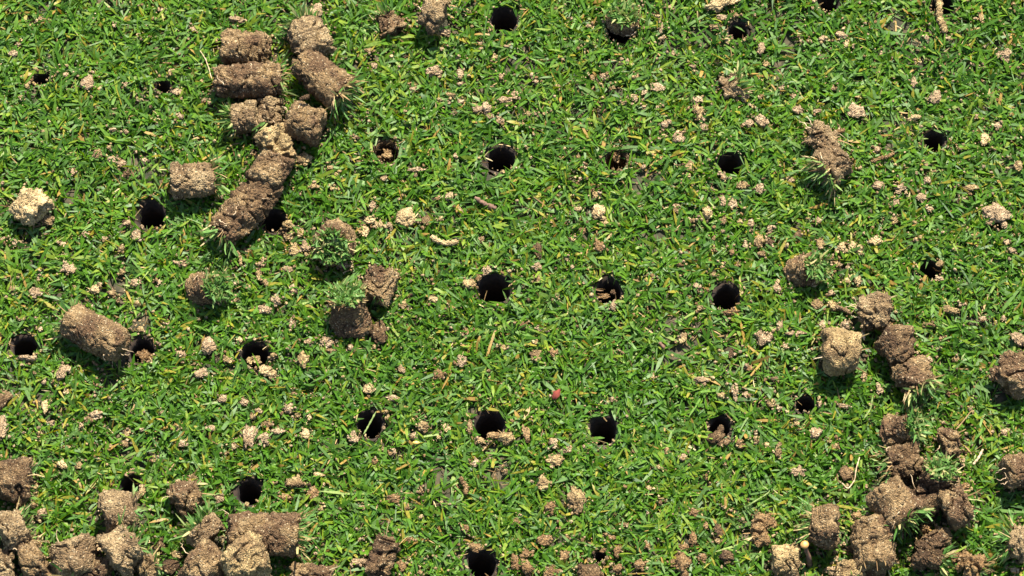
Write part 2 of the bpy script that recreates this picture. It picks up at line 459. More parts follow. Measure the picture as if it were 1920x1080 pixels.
# lying cores: x0 y0 x1 y1 width, soil, grass at end 1, straw at end 1, roots, roughness, extra height mm, label, short phrase
CORES = [
    (1352, 168, 1388, 158, 46, 'grey', 1.3, 0.8, 0, 2.0, -3.5, "low half buried soil smear with grass growing over it, below the top pale crumbs", "the low grassy smear"),
    (417, 86, 503, 92, 64, 'brown', 0.0, 0.1, 1, 1.0, 0, "blocky brown soil core at the top of the upper left stack", "the top block of the stack"),
    (403, 155, 528, 150, 66, 'brown', 0.35, 0.5, 2, 1.5, 1.5, "wide cracked brown soil core lying under the blocky one, upper left stack", "the wide cracked core"),
    (597, 104, 563, 42, 68, 'grey', 1.2, 0.1, 0, 1.5, 0, "leaning rough soil core with a grassy upper left side near the top", "the leaning grassy core"),
    (563, 112, 645, 178, 72, 'brown', 0.45, 0.9, 1, 1.0, 2, "smooth brown soil core with straw on its lower right end, upper left stack", "the straw tipped upper core"),
    (482, 218, 437, 224, 58, 'grey', 1.0, 0.3, 0, 1.0, 0, "short soil core with green grass on its left end, under the cracked core", "the short grass ended core"),
    (508, 188, 502, 238, 46, 'grey', 0.3, 0.2, 0, 1.6, 1, "small pale crumbly soil piece wedged between two cores, upper left stack", "the wedged crumbly piece"),
    (540, 222, 603, 240, 70, 'brown', 0.0, 0.0, 2, 1.1, 1, "rounded brown soil core with a twig on top, right end of the upper stack", "the rounded core with the twig"),
    (505, 250, 530, 302, 66, 'tan', 0.0, 0.0, 1, 2.0, 1, "pale sandy crumbly piece at the top of the long broken soil core", "the pale head of the broken core"),
    (524, 292, 488, 346, 68, 'brown', 0.0, 0.0, 0, 0.7, 3, "smooth brown middle piece of the long broken soil core", "the smooth middle piece"),
    (503, 334, 461, 392, 70, 'dark', 0.0, 0.0, 3, 1.9, 1, "dark crumbling piece with small pebbles in the long broken soil core", "the dark crumbling piece"),
    (472, 382, 412, 441, 68, 'brown', 0.35, 0.25, 3, 1.2, 1, "granular brown lower end of the long broken soil core with a pale root", "the lower end of the broken core"),
    (324, 342, 402, 334, 68, 'grey', 0.6, 0.7, 0, 1.2, 0, "lone square ended soil core with grass on its right side, left of the broken core", "the lone square core"),
    (40, 374, 80, 402, 62, 'pale', 0.0, 0.0, 0, 1.9, 0, "pale yellow sandy lump near the left edge", "the pale yellow lump"),
    (232, 656, 128, 598, 68, 'brown', 0.7, 0.2, 4, 1.0, 1, "long single soil core with a grassy upper left end and root hairs at the other", "the long single core"),
    (742, 62, 722, 30, 46, 'brown', 1.3, 0.5, 0, 1.9, -4.5, "half buried brown soil piece with green blades over it, top edge", "the half buried top piece"),
    (792, 18, 832, 32, 70, 'grey', 0.0, 0.2, 1, 1.4, 2, "rounded lumpy soil core at the top edge left of the large hole", "the rounded top core"),
    (1518, 246, 1566, 272, 48, 'grey', 0.0, 0.3, 5, 2.2, 1, "crumbly soil piece with a pale root sticking out right, upper right", "the rooty upper right piece"),
    (1580, 292, 1540, 326, 72, 'grey', 0.6, 0.7, 2, 1.7, -1, "striated soil core with grass on its lower left side, upper right", "the striated core"),
    (718, 508, 702, 562, 58, 'brown', 0.1, 0.0, 0, 1.2, 0, "pointed brown soil lump leaning on the grass topped core, left of centre", "the pointed lump"),
    (1612, 590, 1668, 588, 66, 'grey', 0.0, 0.1, 5, 2.2, 0, "very crumbly soil core with root strands trailing left, right side", "the crumbly root core"),
    (1545, 660, 1612, 658, 80, 'tan', 0.0, 0.1, 1, 1.0, 1, "large round tan soil core below the crumbly root core", "the large round tan core"),
    (1672, 632, 1692, 680, 62, 'dark', 0.0, 0.0, 2, 1.5, 2, "dark upper half of the broken core standing on its own at right", "the dark half core"),
    (1700, 682, 1728, 732, 70, 'brown', 0.5, 1.0, 1, 1.3, 0, "lower half of the broken right core with straw and grass at its lower end", "the strawy half core"),
    (1886, 722, 1915, 680, 66, 'brown', 0.0, 0.1, 1, 1.6, 1, "brown soil core cut by the right edge, higher of the two", "the upper right edge core"),
    (1762, 832, 1800, 828, 58, 'brown', 0.0, 0.2, 1, 1.8, 0, "small round soil core with a pale vein, above the lower right pile", "the small veined core"),
    (1722, 862, 1662, 872, 66, 'dark', 0.2, 0.5, 2, 1.7, 0, "dark cracked soil core at the top of the lower right pile", "the dark cracked core"),
    (1652, 915, 1702, 978, 78, 'brown', 0.6, 0.2, 2, 1.0, 2, "big smooth brown soil core with a pale root and grass below, lower right pile", "the big pile core"),
    (1770, 958, 1812, 938, 72, 'brown', 0.1, 0.1, 0, 1.4, 2, "rounded soil core at the right end of the lower right pile", "the rounded right pile core"),
    (1718, 920, 1764, 948, 56, 'dark', 0.0, 0.0, 1, 1.5, -1, "dark shaded soil core wedged in the middle of the lower right pile", "the shaded middle core"),
    (1885, 888, 1935, 880, 66, 'brown', 0.0, 0.0, 4, 1.0, 1, "brown soil core cut by the right edge with rootlets on its left", "the rooty right edge core"),
    (1572, 990, 1518, 982, 74, 'brown', 0.5, 0.6, 0, 1.4, 2, "round brown soil core with grass on its left, above the tiny mushroom", "the core above the mushroom"),
    (1633, 975, 1638, 1068, 68, 'brown', 0.0, 0.3, 1, 1.1, 1, "upright lying brown soil core with a reddish lower part, bottom right", "the reddish upright core"),
    (1450, 1050, 1496, 1052, 56, 'tan', 0.0, 0.0, 0, 1.0, 0, "flat oval tan soil core end at the bottom edge left of the mushroom", "the oval tan core"),
    (1590, 1055, 1596, 1095, 50, 'tan', 0.1, 0.1, 0, 1.1, 0, "small tan soil core cut by the bottom edge beside the upright brown one", "the small tan bottom core"),
    (1752, 998, 1764, 1028, 48, 'brown', 0.0, 0.0, 0, 1.0, 1, "small smooth brown soil core near the bottom, right of the upright one", "the small smooth core"),
    (1715, 1036, 1768, 1048, 46, 'dark', 0.7, 0.3, 0, 1.4, 0, "dark soil core with green blades below it, bottom right", "the dark bottom right core"),
    (1800, 1052, 1840, 1070, 44, 'rust', 0.7, 0.9, 0, 2.0, -2, "rusty thatchy soil piece with grass at the bottom edge, far right", "the rusty thatchy piece"),
    (1925, 1018, 1895, 1012, 60, 'grey', 1.0, 0.5, 0, 2.0, 0, "granular pale soil core with grass on its left, at the right edge bottom", "the bottom right edge core"),
    (1429, 966, 1423, 1016, 32, 'rust', 0.0, 0.3, 0, 1.7, -1.5, "narrow rusty brown soil piece among the blades, left of the lower right pile", "the narrow rusty piece"),
    (706, 1078, 730, 1012, 44, 'dark', 0.0, 0.2, 1, 2.0, 0, "narrow split dark brown soil piece at the bottom edge", "the split dark piece"),
    (-22, 895, 55, 902, 76, 'dark', 0.1, 0.6, 0, 1.4, 1, "dark brown soil core cut by the left edge with straw on top", "the dark left edge core"),
    (196, 962, 256, 955, 72, 'grey', 0.1, 0.0, 0, 1.1, 1, "round sandy brown soil core just below the small lower left hole", "the round core below the hole"),
    (328, 945, 372, 918, 52, 'brown', 0.2, 0.2, 2, 2.0, 0, "jagged reddish grey soil piece above the bottom left pile", "the jagged piece"),
    (398, 1008, 372, 985, 68, 'grey', 0.8, 0.1, 0, 1.0, 1, "short soil core with grass on its upper left, bottom left pile", "the short grassy pile core"),
    (430, 1000, 562, 1003, 72, 'brown', 0.55, 1.3, 1, 1.1, 1, "long brown soil core with a frayed straw right end, bottom left pile", "the straw ended core"),
    (448, 1028, 478, 1082, 80, 'tan', 0.0, 0.0, 0, 1.1, 5, "pale tan soil core with a sandy face lying against the straw ended core", "the pale faced core"),
    (362, 1045, 408, 1082, 76, 'brown', 0.0, 0.0, 1, 1.0, 2, "brown soil core cut by the bottom edge, left of the pale faced one", "the bottom core beside the pale one"),
    (134, 1018, 142, 1075, 74, 'grey', 0.05, 0.0, 1, 1.1, 1, "sandy grey soil core standing above the bottom edge, bottom left pile", "the sandy grey core"),
    (208, 1048, 250, 1012, 76, 'grey', 0.2, 0.2, 1, 1.1, 3, "plump speckled soil core leaning right, middle of the bottom left pile", "the plump speckled core"),
    (160, 1066, 205, 1076, 50, 'dark', 0.0, 0.0, 0, 0.9, 1, "smooth dark soil piece below the plump speckled core at the bottom edge", "the smooth dark bottom piece"),
    (2, 1004, 48, 985, 68, 'grey', 0.3, 0.4, 0, 1.2, 3, "soil core with blades across it near the bottom left corner", "the bladed corner core"),
    (45, 1062, 80, 1050, 72, 'brown', 0.0, 0.3, 1, 1.4, 1, "rough reddish brown soil core at the bottom edge near the left corner", "the rough corner core"),
    (-8, 1062, 22, 1056, 56, 'grey', 0.0, 0.0, 0, 1.6, 1, "crumbled grey soil core right in the bottom left corner", "the very corner core"),
    (258, 1068, 292, 1062, 46, 'tan', 0.3, 0.2, 1, 1.3, 0, "small tan soil piece at the bottom edge right of the plump core", "the small tan bottom piece"),
    (545, 1080, 622, 1084, 44, 'brown', 0.0, 0.2, 0, 1.4, 1, "brown soil core mostly below the bottom edge, right of the pile", "the cut off bottom core"),
    (1085, 1078, 1124, 1078, 38, 'dark', 0.0, 0.0, 0, 1.2, 0, "dark smooth soil lump at the bottom edge right of the centre", "the dark bottom lump"),
]

# plugs seen grass end up: x, y of the grassy disc, width, axis, length mm, height of the disc mm, soil, label, short phrase
STUMPS = [
    (1170, 28, 66, (0.05, 0.2, 0.97), 7, 7.5, 'brown', "grassy plug top lying over the slit shaped hole at the top edge", "the grassy plug at the top"),
    (622, 462, 74, (-0.10, -0.52, 0.83), 16, 13, 'brown', "tilted soil plug with grass facing down and brown soil along its top", "the tilted grassy plug"),
    (404, 537, 62, (0.55, -0.20, 0.80), 13, 12, 'brown', "small grass topped soil plug with a brown left rim, below the broken core", "the brown rimmed plug"),
    (651, 556, 74, (-0.08, 0.50, 0.86), 17, 15, 'brown', "upright soil plug with a tuft of grass on top, left of the centre", "the upright grassy plug"),
    (1530, 502, 60, (0.50, -0.15, 0.85), 13, 11, 'brown', "grass covered soil plug with a curved brown left rim, right of the centre", "the curved rim plug"),
    (1716, 798, 58, (0.62, -0.05, 0.78), 14, 13, 'brown', "tilted plug, brown on its left and green on its right, above the lower right pile", "the half green plug"),
    (1764, 880, 62, (0.15, 0.30, 0.94), 17, 18, 'dark', "grass capped soil plug in the middle of the lower right pile", "the green capped pile plug"),
]

# single clods and crumbs: x y w h tone   (g grey, t tan, p pale, d dark, r rust)
CLODS = """163 155 24 22 g;172 135 11 9 g;123 140 12 10 g;52 160 16 14 t;40 182 16 11 p;25 100 18 15 g;35 82 14 11 g;75 35 12 11 g;215 48 13 9 g;260 68 12 9 g;235 158 14 12 g
322 135 13 17 t;333 172 20 16 g;262 188 16 9 g;337 218 18 13 g;213 212 13 12 g;183 288 26 18 t;210 298 22 15 g;228 307 20 14 g;237 325 18 20 d;212 243 20 11 g;235 246 14 11 g;205 276 12 10 t;270 300 14 12 g;45 355 15 13 t;137 322 11 13 g
382 187 14 12 g;300 18 14 11 g;362 55 14 11 g;445 37 28 17 g;702 123 20 15 g;813 132 26 20 g;862 138 17 15 g;857 108 10 10 g;843 177 20 12 t;863 190 15 12 g;863 157 15 11 g;835 60 18 16 g;693 95 22 12 t
927 108 14 12 t;900 80 14 11 g;950 87 13 11 g;892 205 22 18 g;912 204 22 24 g;917 218 15 14 g;950 187 32 13 g;935 226 20 14 g;940 143 16 14 g;760 208 11 9 g;665 258 13 9 g;773 167 12 14 g;825 187 13 9 g
568 297 26 24 t;618 315 15 13 t;630 327 12 11 t;588 348 18 14 t;720 333 14 11 g;783 318 30 9 g;853 292 9 8 g;850 213 11 10 g;622 354 13 12 t;1105 48 13 11 g;1080 88 13 11 t;1233 30 13 11 t;1255 14 18 10 g;1241 52 12 22 g;1240 72 14 10 g
1177 115 11 12 g;1262 100 14 13 g;1300 124 18 12 g;1055 110 16 11 g;997 140 11 12 g;1005 152 14 11 g;1045 162 13 11 t;1110 145 10 11 r;1132 142 20 15 g;1150 165 10 12 t;1195 143 8 14 t;1232 164 26 16 g;1208 173 16 12 g;1190 184 16 14 g;1172 193 16 11 t
1207 200 13 11 g;1233 201 12 10 g;965 177 18 22 g;1010 213 12 12 g;990 213 13 12 t;1307 187 20 20 g;1309 208 20 32 t;1247 233 22 26 g;1245 254 14 12 p;1272 258 24 20 g;1320 238 22 14 g;1403 232 20 18 g;1430 228 24 26 g;1412 200 14 12 t;1428 180 18 11 r
1353 6 48 26 p;1353 33 24 13 g;1340 51 30 12 t;1363 77 14 14 p;1427 92 22 26 g;1437 120 16 14 t;1395 177 20 26 g;1088 335 15 14 g;1085 295 10 12 r;1097 312 10 10 g;1207 313 12 14 g;1292 312 16 18 t;1290 328 9 14 p;1355 330 14 16 g;1390 347 20 14 t;1425 353 18 20 g
990 278 12 9 t;1577 66 20 18 g;1587 82 15 17 p;1543 72 15 14 g;1518 77 11 9 t;1502 77 12 17 g;1535 103 12 16 g;1653 98 15 11 g;1840 33 12 20 t;1885 103 30 28 g;1737 70 10 14 g;1780 72 11 10 g;1713 154 13 22 g;1725 116 12 13 t;1845 128 16 9 g
1755 182 28 26 g;1716 221 28 12 p;1605 208 26 22 g;1563 167 18 13 t;1488 180 14 12 g;1468 163 12 14 g;1495 207 18 20 g;1533 208 20 13 g;1872 235 18 16 g;1917 243 12 16 t;1847 262 17 26 p;1800 279 13 13 g;1787 286 10 16 t;1778 242 11 16 g;1645 280 17 15 g
1740 337 20 14 g;1687 352 26 18 g;1646 347 22 22 g;1738 307 15 12 g;1910 311 18 20 t;1822 352 28 14 t;1462 312 10 9 g;1482 337 16 13 g;1705 260 11 11 t;127 502 22 30 g;67 547 22 20 g;23 542 12 14 t;72 520 11 12 g;160 438 13 15 g;197 447 13 11 g;257 440 18 24 g
238 418 18 12 g;118 458 17 12 g;27 455 12 14 g;6 448 18 12 g;42 457 9 11 g;228 467 14 18 t;230 510 20 13 t;290 512 14 13 t;255 530 20 14 g;177 543 20 19 p;210 549 20 12 t;188 532 13 9 g;257 567 12 13 t;222 561 11 14 t;340 494 20 11 g;298 530 14 11 g
440 562 15 11 t;467 537 15 12 g;450 637 17 13 p;390 649 22 24 g;337 664 22 24 g;427 674 24 14 t;377 701 22 20 g;115 699 30 28 g;40 598 16 11 t;75 617 10 13 g;82 716 14 10 g;50 671 36 12 g;263 617 16 11 t;310 607 18 9 g;462 473 15 18 t
537 420 24 20 t;538 444 22 20 t;551 468 18 24 t;571 464 22 22 g;541 506 20 15 g;563 436 16 18 t;684 432 16 22 p;694 413 20 18 p;713 420 18 20 p;730 423 18 16 g;762 408 40 29 p;645 497 30 20 g;797 415 16 22 t;862 393 12 13 t;827 409 12 12 t;663 463 13 9 g;705 468 11 14 t
902 449 13 11 t;878 533 28 20 t;912 506 16 22 g;896 520 18 14 r;812 560 18 20 p;757 572 24 16 t;493 492 18 18 g;485 512 17 22 t;497 530 15 13 t;549 541 18 15 g;519 563 24 20 g;497 581 24 18 g;548 607 14 22 g;612 641 28 24 g;621 657 20 13 t;577 641 26 14 g;568 676 22 24 t
657 652 18 14 g;702 651 11 14 t;513 667 16 12 t;496 694 28 20 p;512 701 17 16 t;868 676 18 18 g;847 578 13 14 r;943 652 15 13 t;753 693 13 16 g;823 703 18 22 r;873 622 14 13 r;752 514 16 10 g;698 385 14 26 g;843 368 14 16 g;820 372 10 11 g;1122 397 34 28 p;1083 392 14 15 p;1118 367 17 14 t
1135 419 12 18 t;1092 434 18 20 r;1073 449 15 12 t;1122 461 22 24 r;1008 467 17 28 d;1006 500 15 20 g;1007 522 16 18 t;1063 484 11 12 g;1326 400 20 36 p;1356 376 18 22 g;1373 381 15 20 g;1357 412 20 20 t;1387 416 13 13 t;1408 422 22 22 g;1423 454 16 34 t;1398 462 14 20 g;1436 448 13 20 g
1429 476 20 14 t;1372 474 14 18 r;1338 447 10 16 t;1338 465 8 14 r;1268 390 13 18 t;1301 413 15 12 r;1274 497 18 12 r;1355 497 12 11 t;1382 498 9 13 r;1337 515 20 11 t;1223 516 13 13 r;1150 574 16 26 g;1131 556 30 10 r;1160 657 12 9 g;1045 555 11 14 p;1005 667 20 18 t;1003 640 18 13 t;1038 663 14 24 r
980 609 15 18 r;1017 618 22 13 g;1088 619 11 9 g;1058 624 9 9 g;1280 633 18 18 t;1428 633 34 24 g;1372 663 12 20 d;1313 577 24 12 t;1307 537 16 14 g;1368 585 30 10 r;1403 690 17 14 r;1313 713 26 20 g;1225 708 8 18 t;1867 402 48 46 g;1728 370 20 16 g;1742 390 13 18 g;1679 380 16 20 g;1807 373 16 10 g
1677 412 14 18 t;1728 414 11 11 t;1643 452 30 20 p;1577 464 26 24 p;1599 460 20 20 p;1612 468 20 20 p;1538 457 14 18 t;1497 440 18 16 d;1535 413 16 12 g;1445 457 16 20 d;1445 428 16 16 g;1473 460 11 13 t;1568 495 18 14 t;1590 503 11 14 g;1608 526 17 16 p;1588 527 15 12 t;1457 540 15 18 g;1483 540 11 11 g
1762 522 20 12 g;1763 495 16 13 t;1717 450 13 9 t;1830 440 10 9 p;1888 453 15 14 g;1897 468 16 13 g;1792 467 13 9 g;1813 427 9 9 t;1531 570 20 18 t;1562 572 24 20 t;1558 549 13 12 g;1783 582 30 15 t;1800 571 13 14 g;1843 598 13 14 g;1882 597 11 15 g;1743 610 22 13 t;1722 590 13 8 g;1911 636 28 28 g
1742 674 16 15 g;1758 655 12 10 g;1765 634 16 10 g;1586 611 20 24 g;1492 625 34 9 g;1541 612 11 24 g;1462 611 14 22 g;1445 632 14 16 g;1472 649 15 11 g;1620 705 14 16 g;1452 711 16 20 d;1793 673 13 14 t;712 624 30 38 d;85 765 17 28 p;98 793 11 11 g;181 776 26 20 g;170 786 18 13 t;123 733 15 13 p;123 798 12 10 t
152 798 9 15 g;72 812 14 12 t;342 831 20 18 g;303 773 14 11 g;127 837 15 13 t;117 869 18 22 p;148 873 20 14 t;207 837 13 12 t;234 832 13 16 t;182 857 10 12 t;238 812 14 20 t;288 862 13 14 r;397 803 20 13 g;333 805 14 10 g;418 748 16 15 g;457 754 18 16 g;423 850 11 11 t;437 837 14 14 g;465 820 32 46 g;473 781 15 14 t
62 947 16 13 t;80 960 22 17 g;66 918 12 20 t;61 980 13 12 g;267 920 12 24 t;363 895 14 11 t;412 935 18 17 g;300 1022 20 24 d;693 728 22 20 p;737 747 26 12 g;541 768 22 20 g;577 777 17 16 p;558 778 15 12 t;550 738 13 13 t;571 815 18 28 p;497 823 18 32 g;521 810 24 14 g;485 770 18 12 g;500 796 20 14 t;662 823 26 24 g
793 798 24 24 t;728 783 11 16 t;777 817 14 11 g;737 846 14 14 g;720 843 9 10 t;835 802 16 17 p;823 820 13 10 t;892 867 20 13 g;947 883 14 13 t;950 821 26 22 t;881 800 12 26 t;703 865 18 11 r;597 890 21 9 p;553 905 30 28 t;587 925 17 20 r;512 906 9 11 t;533 933 26 11 r;763 953 11 16 r;738 933 24 18 r
790 917 12 16 r;828 943 15 10 t;668 991 13 10 g;767 1012 16 14 r;875 990 20 17 r;890 1026 24 18 r;673 1054 26 13 g;753 1063 22 22 r;788 1073 12 14 r;603 954 8 11 t;680 950 14 10 g;1148 749 11 16 g;1379 733 16 30 g;1353 741 17 14 t;1399 740 15 16 g;987 815 14 28 r;1036 831 18 18 g;1061 843 18 16 g;1041 862 26 20 t
1188 845 11 10 r;1280 858 18 15 g;1237 877 16 12 t;1250 847 11 16 r;1387 830 20 17 r;1418 823 14 20 t;1437 833 11 16 t;1325 897 11 18 r;1217 915 20 11 p;1238 941 11 12 d;1018 906 22 24 t;1031 950 20 26 r;970 977 18 13 r;1063 1008 14 12 r;1022 1012 28 18 r;1092 1013 13 16 r;1173 983 15 12 t;1345 818 38 42 d;1080 938 34 48 t
1302 961 24 16 r;1360 953 12 14 r;1323 984 12 16 r;1346 994 14 26 d;1348 1014 18 11 t;1299 1010 15 32 r;1282 1027 18 18 r;1318 1046 20 18 r;1157 1034 18 22 r;1157 1066 26 24 r;1128 1033 11 15 r;1199 1058 30 16 r;1213 1022 11 16 r;988 1065 26 34 r;1034 1073 28 24 r;1057 1041 17 18 r;988 1040 26 20 r;965 1055 16 32 r
1362 1044 30 24 d;1143 1007 26 10 r;1280 1056 34 42 r;1445 754 15 16 t;1460 766 16 13 g;1537 758 12 15 g;1580 761 28 11 g;1648 728 20 18 g;1529 813 28 22 g;1494 795 12 13 t;1555 828 12 14 g;1565 836 18 12 t;1496 884 22 20 g;1460 848 18 32 t;1587 889 26 26 d;1780 738 16 12 r;1823 772 9 9 p
1887 811 18 15 g;1607 967 18 14 r;1802 863 15 12 g;1448 981 18 32 r;1810 911 16 14 r;1833 933 14 12 t;4 752 28 44 d;2 800 26 34 g;1155 292 24 24 r;1150 549 12 18 d;478 676 30 22 t;272 668 28 26 r;725 292 30 22 r;930 818 34 14 r;900 826 24 12 t;245 884 12 10 t;1380 28 16 14 t;1902 1068 18 12 g;318 1062 34 26 d;100 1066 24 20 g;184 1032 20 16 g;232 1072 22 16 t;332 1040 20 16 t;437 1036 22 20 d;1746 893 26 22 d;1702 905 22 16 d;1735 992 28 20 r;1602 1030 24 18 d;1690 1002 18 14 g;1790 1042 38 22 r;1850 1070 32 18 r;1560 1070 22 16 g;588 26 32 44 g;70 1022 20 16 d;420 1058 22 18 g;86 412 26 22 t;560 300 14 14 g"""

# thin things: kind, points (x y z_mm), radius mm, label, category
STRANDS = [
    ('worm_cast', [(808, 443), (820, 452), (838, 457), (860, 453)], 1.25, 'pale', "curved tan worm cast lying in the grass just left of the picture centre", "worm cast"),
    ('worm_cast', [(862, 895), (870, 905), (874, 916), (873, 927)], 1.25, 'rust', "short reddish brown worm cast standing between the blades below the centre", "worm cast"),
    ('twig', [(890, 370), (905, 380), (918, 386), (931, 390)], 1.0, 'twig', "thin red brown twig lying between the round hole and the centre", "twig"),
    ('twig', [(1634, 304), (1650, 297), (1664, 294), (1678, 286)], 0.9, 'rust', "thin brown twig lying in the grass right of the striated core", "twig"),
    ('twig', [(1236, 642), (1241, 648), (1246, 652)], 0.9, 'twig', "tiny red brown twig in the grass below the third row right hole", "twig"),
    ('root_strand', [(1758, -4), (1762, 14), (1761, 32), (1768, 48), (1773, 62)], 1.6, 'tan', "sandy root strand hanging across the hole at the top right", "root"),
    ('root_strand', [(1612, 856), (1605, 880), (1603, 900), (1590, 918), (1578, 905)], 0.3, 'root', "thin forked pale root curling left of the lower right pile", "root"),
    ('root_strand', [(375, 95), (385, 110), (392, 130), (397, 148)], 0.25, 'root', "very thin pale root fibre left of the wide cracked core", "root"),
    ('root_strand', [(445, 470), (450, 485), (452, 499)], 0.8, 'tan', "short tan root below the lower end of the long broken core", "root"),
    ('root_strand', [(1565, 575), (1580, 580), (1596, 588)], 1.0, 'grey', "brown root strand reaching left from the crumbly root core", "root"),
    ('root_strand', [(1616, 612), (1618, 625), (1621, 637)], 0.6, 'root', "short pale root hanging below the crumbly root core", "root"),
    ('root_strand', [(1824, 872), (1834, 860), (1843, 842)], 0.6, 'root', "forked pale brown root in the grass right of the small veined core", "root"),
    ('root_strand', [(1558, 252), (1572, 246), (1584, 245)], 1.1, 'rust', "stubby brown root pointing right from the rooty upper right piece", "root"),
    ('twig', [(562, 186), (572, 183), (580, 180)], 1.0, 'dark', "dark stubby twig lying on the rounded core of the upper stack", "twig"),
    ('straw_stem', [(682, 814), (690, 800), (705, 772)], 0.4, 'straw', "single pale grass blade leaning across the lower black hole", "grass blade"),
    ('straw_stem', [(1636, 745), (1632, 768), (1620, 785)], 0.5, 'straw', "pale forked grass stem above the lower right pile", "grass stem"),
    ('straw_stem', [(1430, 912), (1445, 922), (1400, 950)], 0.4, 'straw', "long light green stem lying left of the core above the mushroom", "grass stem"),
]

# ------------------------------------------------------------------ clearance map: where blades cannot stand
X0, X1, Y0, Y1 = -0.29, 0.29, -0.20, 0.20     # the lawn that is built blade by blade
RES = 0.00025
MW, MH = int((X1 - X0) / RES), int((Y1 - Y0) / RES)
MAP = np.zeros((MH, MW), dtype=np.uint8)        # 1 hole, 2 core, 3 clod
gx = X0 + (np.arange(MW) + 0.5) * RES
gy = Y0 + (np.arange(MH) + 0.5) * RES


def stamp(code, cx, cy, r, x2=None, y2=None):
    x2 = cx if x2 is None else x2
    y2 = cy if y2 is None else y2
    a = max(0, int((min(cx, x2) - r - X0) / RES)); b = min(MW, int((max(cx, x2) + r - X0) / RES) + 2)
    c = max(0, int((min(cy, y2) - r - Y0) / RES)); d = min(MH, int((max(cy, y2) + r - Y0) / RES) + 2)
    if a >= b or c >= d:
        return
    xx, yy = np.meshgrid(gx[a:b], gy[c:d])
    dx, dy = x2 - cx, y2 - cy
    l2 = dx * dx + dy * dy
    t = np.clip(((xx - cx) * dx + (yy - cy) * dy) / l2, 0, 1) if l2 > 0 else 0 * xx
    dd = np.hypot(xx - cx - t * dx, yy - cy - t * dy)
    sub = MAP[c:d, a:b]
    sub[(dd < r) & (sub != 1)] = code


def look(x, y):
    i = ((x - X0) / RES).astype(int)
    j = ((y - Y0) / RES).astype(int)
    ok = (i >= 0) & (i < MW) & (j >= 0) & (j < MH)
    out = np.zeros(len(x), dtype=np.uint8)
    out[ok] = MAP[j[ok], i[ok]]
    return out


# ------------------------------------------------------------------ holes
def ground_z(x, y):
    p = np.stack([x, y, 0 * x], 1)
    return 0.0009 * fbm(p * 45, 2, 3) + 0.0005 * fbm(p * 400, 2, 5)


hole_xy = []
for i, (px, py, pr, depth, label, lm) in enumerate(HOLES):
    c = P(px, py, 0.002)
    r = pr * PX
    hole_xy.append((c.x, c.y, r))
    stamp(1, c.x, c.y, r * 1.05)
    nv, zs = 40, [0.0006, 0.0002, -0.0012, -0.003, -0.006, -0.010, -0.016, -0.026, -0.040, -0.060]
    zs = [z for z in zs if z > -depth * MM] + [-depth * MM]
    ang = np.linspace(0, 2 * np.pi, nv, endpoint=False)
    V = []
    for k, z in enumerate(zs):
        rr = r * (1.26 if k == 0 else 1.06 if k == 1 else 1.0 - 0.02 * k)
        V.append(np.stack([rr * np.cos(ang), rr * np.sin(ang), np.full(nv, z)], 1))
    for f_, z in ((0.75, 0.0), (0.45, 0.0008), (0.2, 0.0012), (0.03, 0.001)):
        rr = r * f_
        V.append(np.stack([rr * np.cos(ang), rr * np.sin(ang), np.full(nv, zs[-1] + z)], 1))
    V = np.concatenate(V)
    q = V * 1.0 + np.array([c.x, c.y, 0])
    d1 = fbm(q * 420, 3, 21)[:, None] * 0.0009
    d2 = fbm(q * 160, 2, 31)[:, None] * 0.0011
    rad = V * np.array([1, 1, 0])
    rad = unit(rad)
    V = V + rad * (d1 + d2)
    V[:, 2] += (fbm(q * 500, 2, 41) * 0.0006)
    m = len(zs) + 4
    F = [(a * nv + b, (a + 1) * nv + b, (a + 1) * nv + (b + 1) % nv, a * nv + (b + 1) % nv) for a in range(m - 1) for b in range(nv)]
    me = mesh_np("aeration_hole", V, F, SOIL['dark'] if depth < 15 else M_HOLE_SHADE)
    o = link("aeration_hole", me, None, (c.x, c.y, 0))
    tag(o, label, "hole", "aeration holes punched in rows through the turf")

# ------------------------------------------------------------------ the ground, one sheet with the holes pushed through it
ST_ = 0.00125
nx, ny = int(0.64 / ST_), int(0.46 / ST_)
xs = np.linspace(-0.32, 0.32, nx)
ys = np.linspace(-0.23, 0.23, ny)
xs = np.concatenate([[-3, -1.5, -0.8, -0.45], xs, [0.45, 0.8, 1.5, 3]])
ys = np.concatenate([[-3, -1.5, -0.8, -0.45], ys, [0.45, 0.8, 1.5, 3]])
XX, YY = np.meshgrid(xs, ys)
gxv, gyv = XX.ravel(), YY.ravel()
gz = ground_z(gxv, gyv)
for hx, hy, hr in hole_xy:
    d = np.hypot(gxv - hx, gyv - hy)
    gz = np.where(d < hr * 1.10, -0.075, gz)
idx = np.arange(len(gxv)).reshape(YY.shape)
F = np.stack([idx[:-1, :-1], idx[:-1, 1:], idx[1:, 1:], idx[1:, :-1]], -1).reshape(-1, 4)
m, nt, N, L = new_mat("soil_and_thatch")
tc = N.new('ShaderNodeNewGeometry')
n1 = N.new('ShaderNodeTexNoise'); n1.inputs['Scale'].default_value = 260; n1.inputs['Detail'].default_value = 6
L.new(tc.outputs['Position'], n1.inputs['Vector'])
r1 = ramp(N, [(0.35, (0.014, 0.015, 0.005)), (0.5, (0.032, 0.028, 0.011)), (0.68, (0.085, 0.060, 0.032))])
L.new(n1.outputs[0], r1.inputs[0])
bs = N.new('ShaderNodeBsdfPrincipled'); bs.inputs['Roughness'].default_value = 0.9
L.new(r1.outputs[0], bs.inputs['Base Color'])
bp = N.new('ShaderNodeBump'); bp.inputs['Distance'].default_value = 0.0006
L.new(n1.outputs[0], bp.inputs['Height']); L.new(bp.outputs[0], bs.inputs['Normal'])
mo = N.new('ShaderNodeOutputMaterial'); L.new(bs.outputs[0], mo.inputs[0])
ground = link("ground", mesh_np("ground", np.stack([gxv, gyv, gz], 1), F, m))
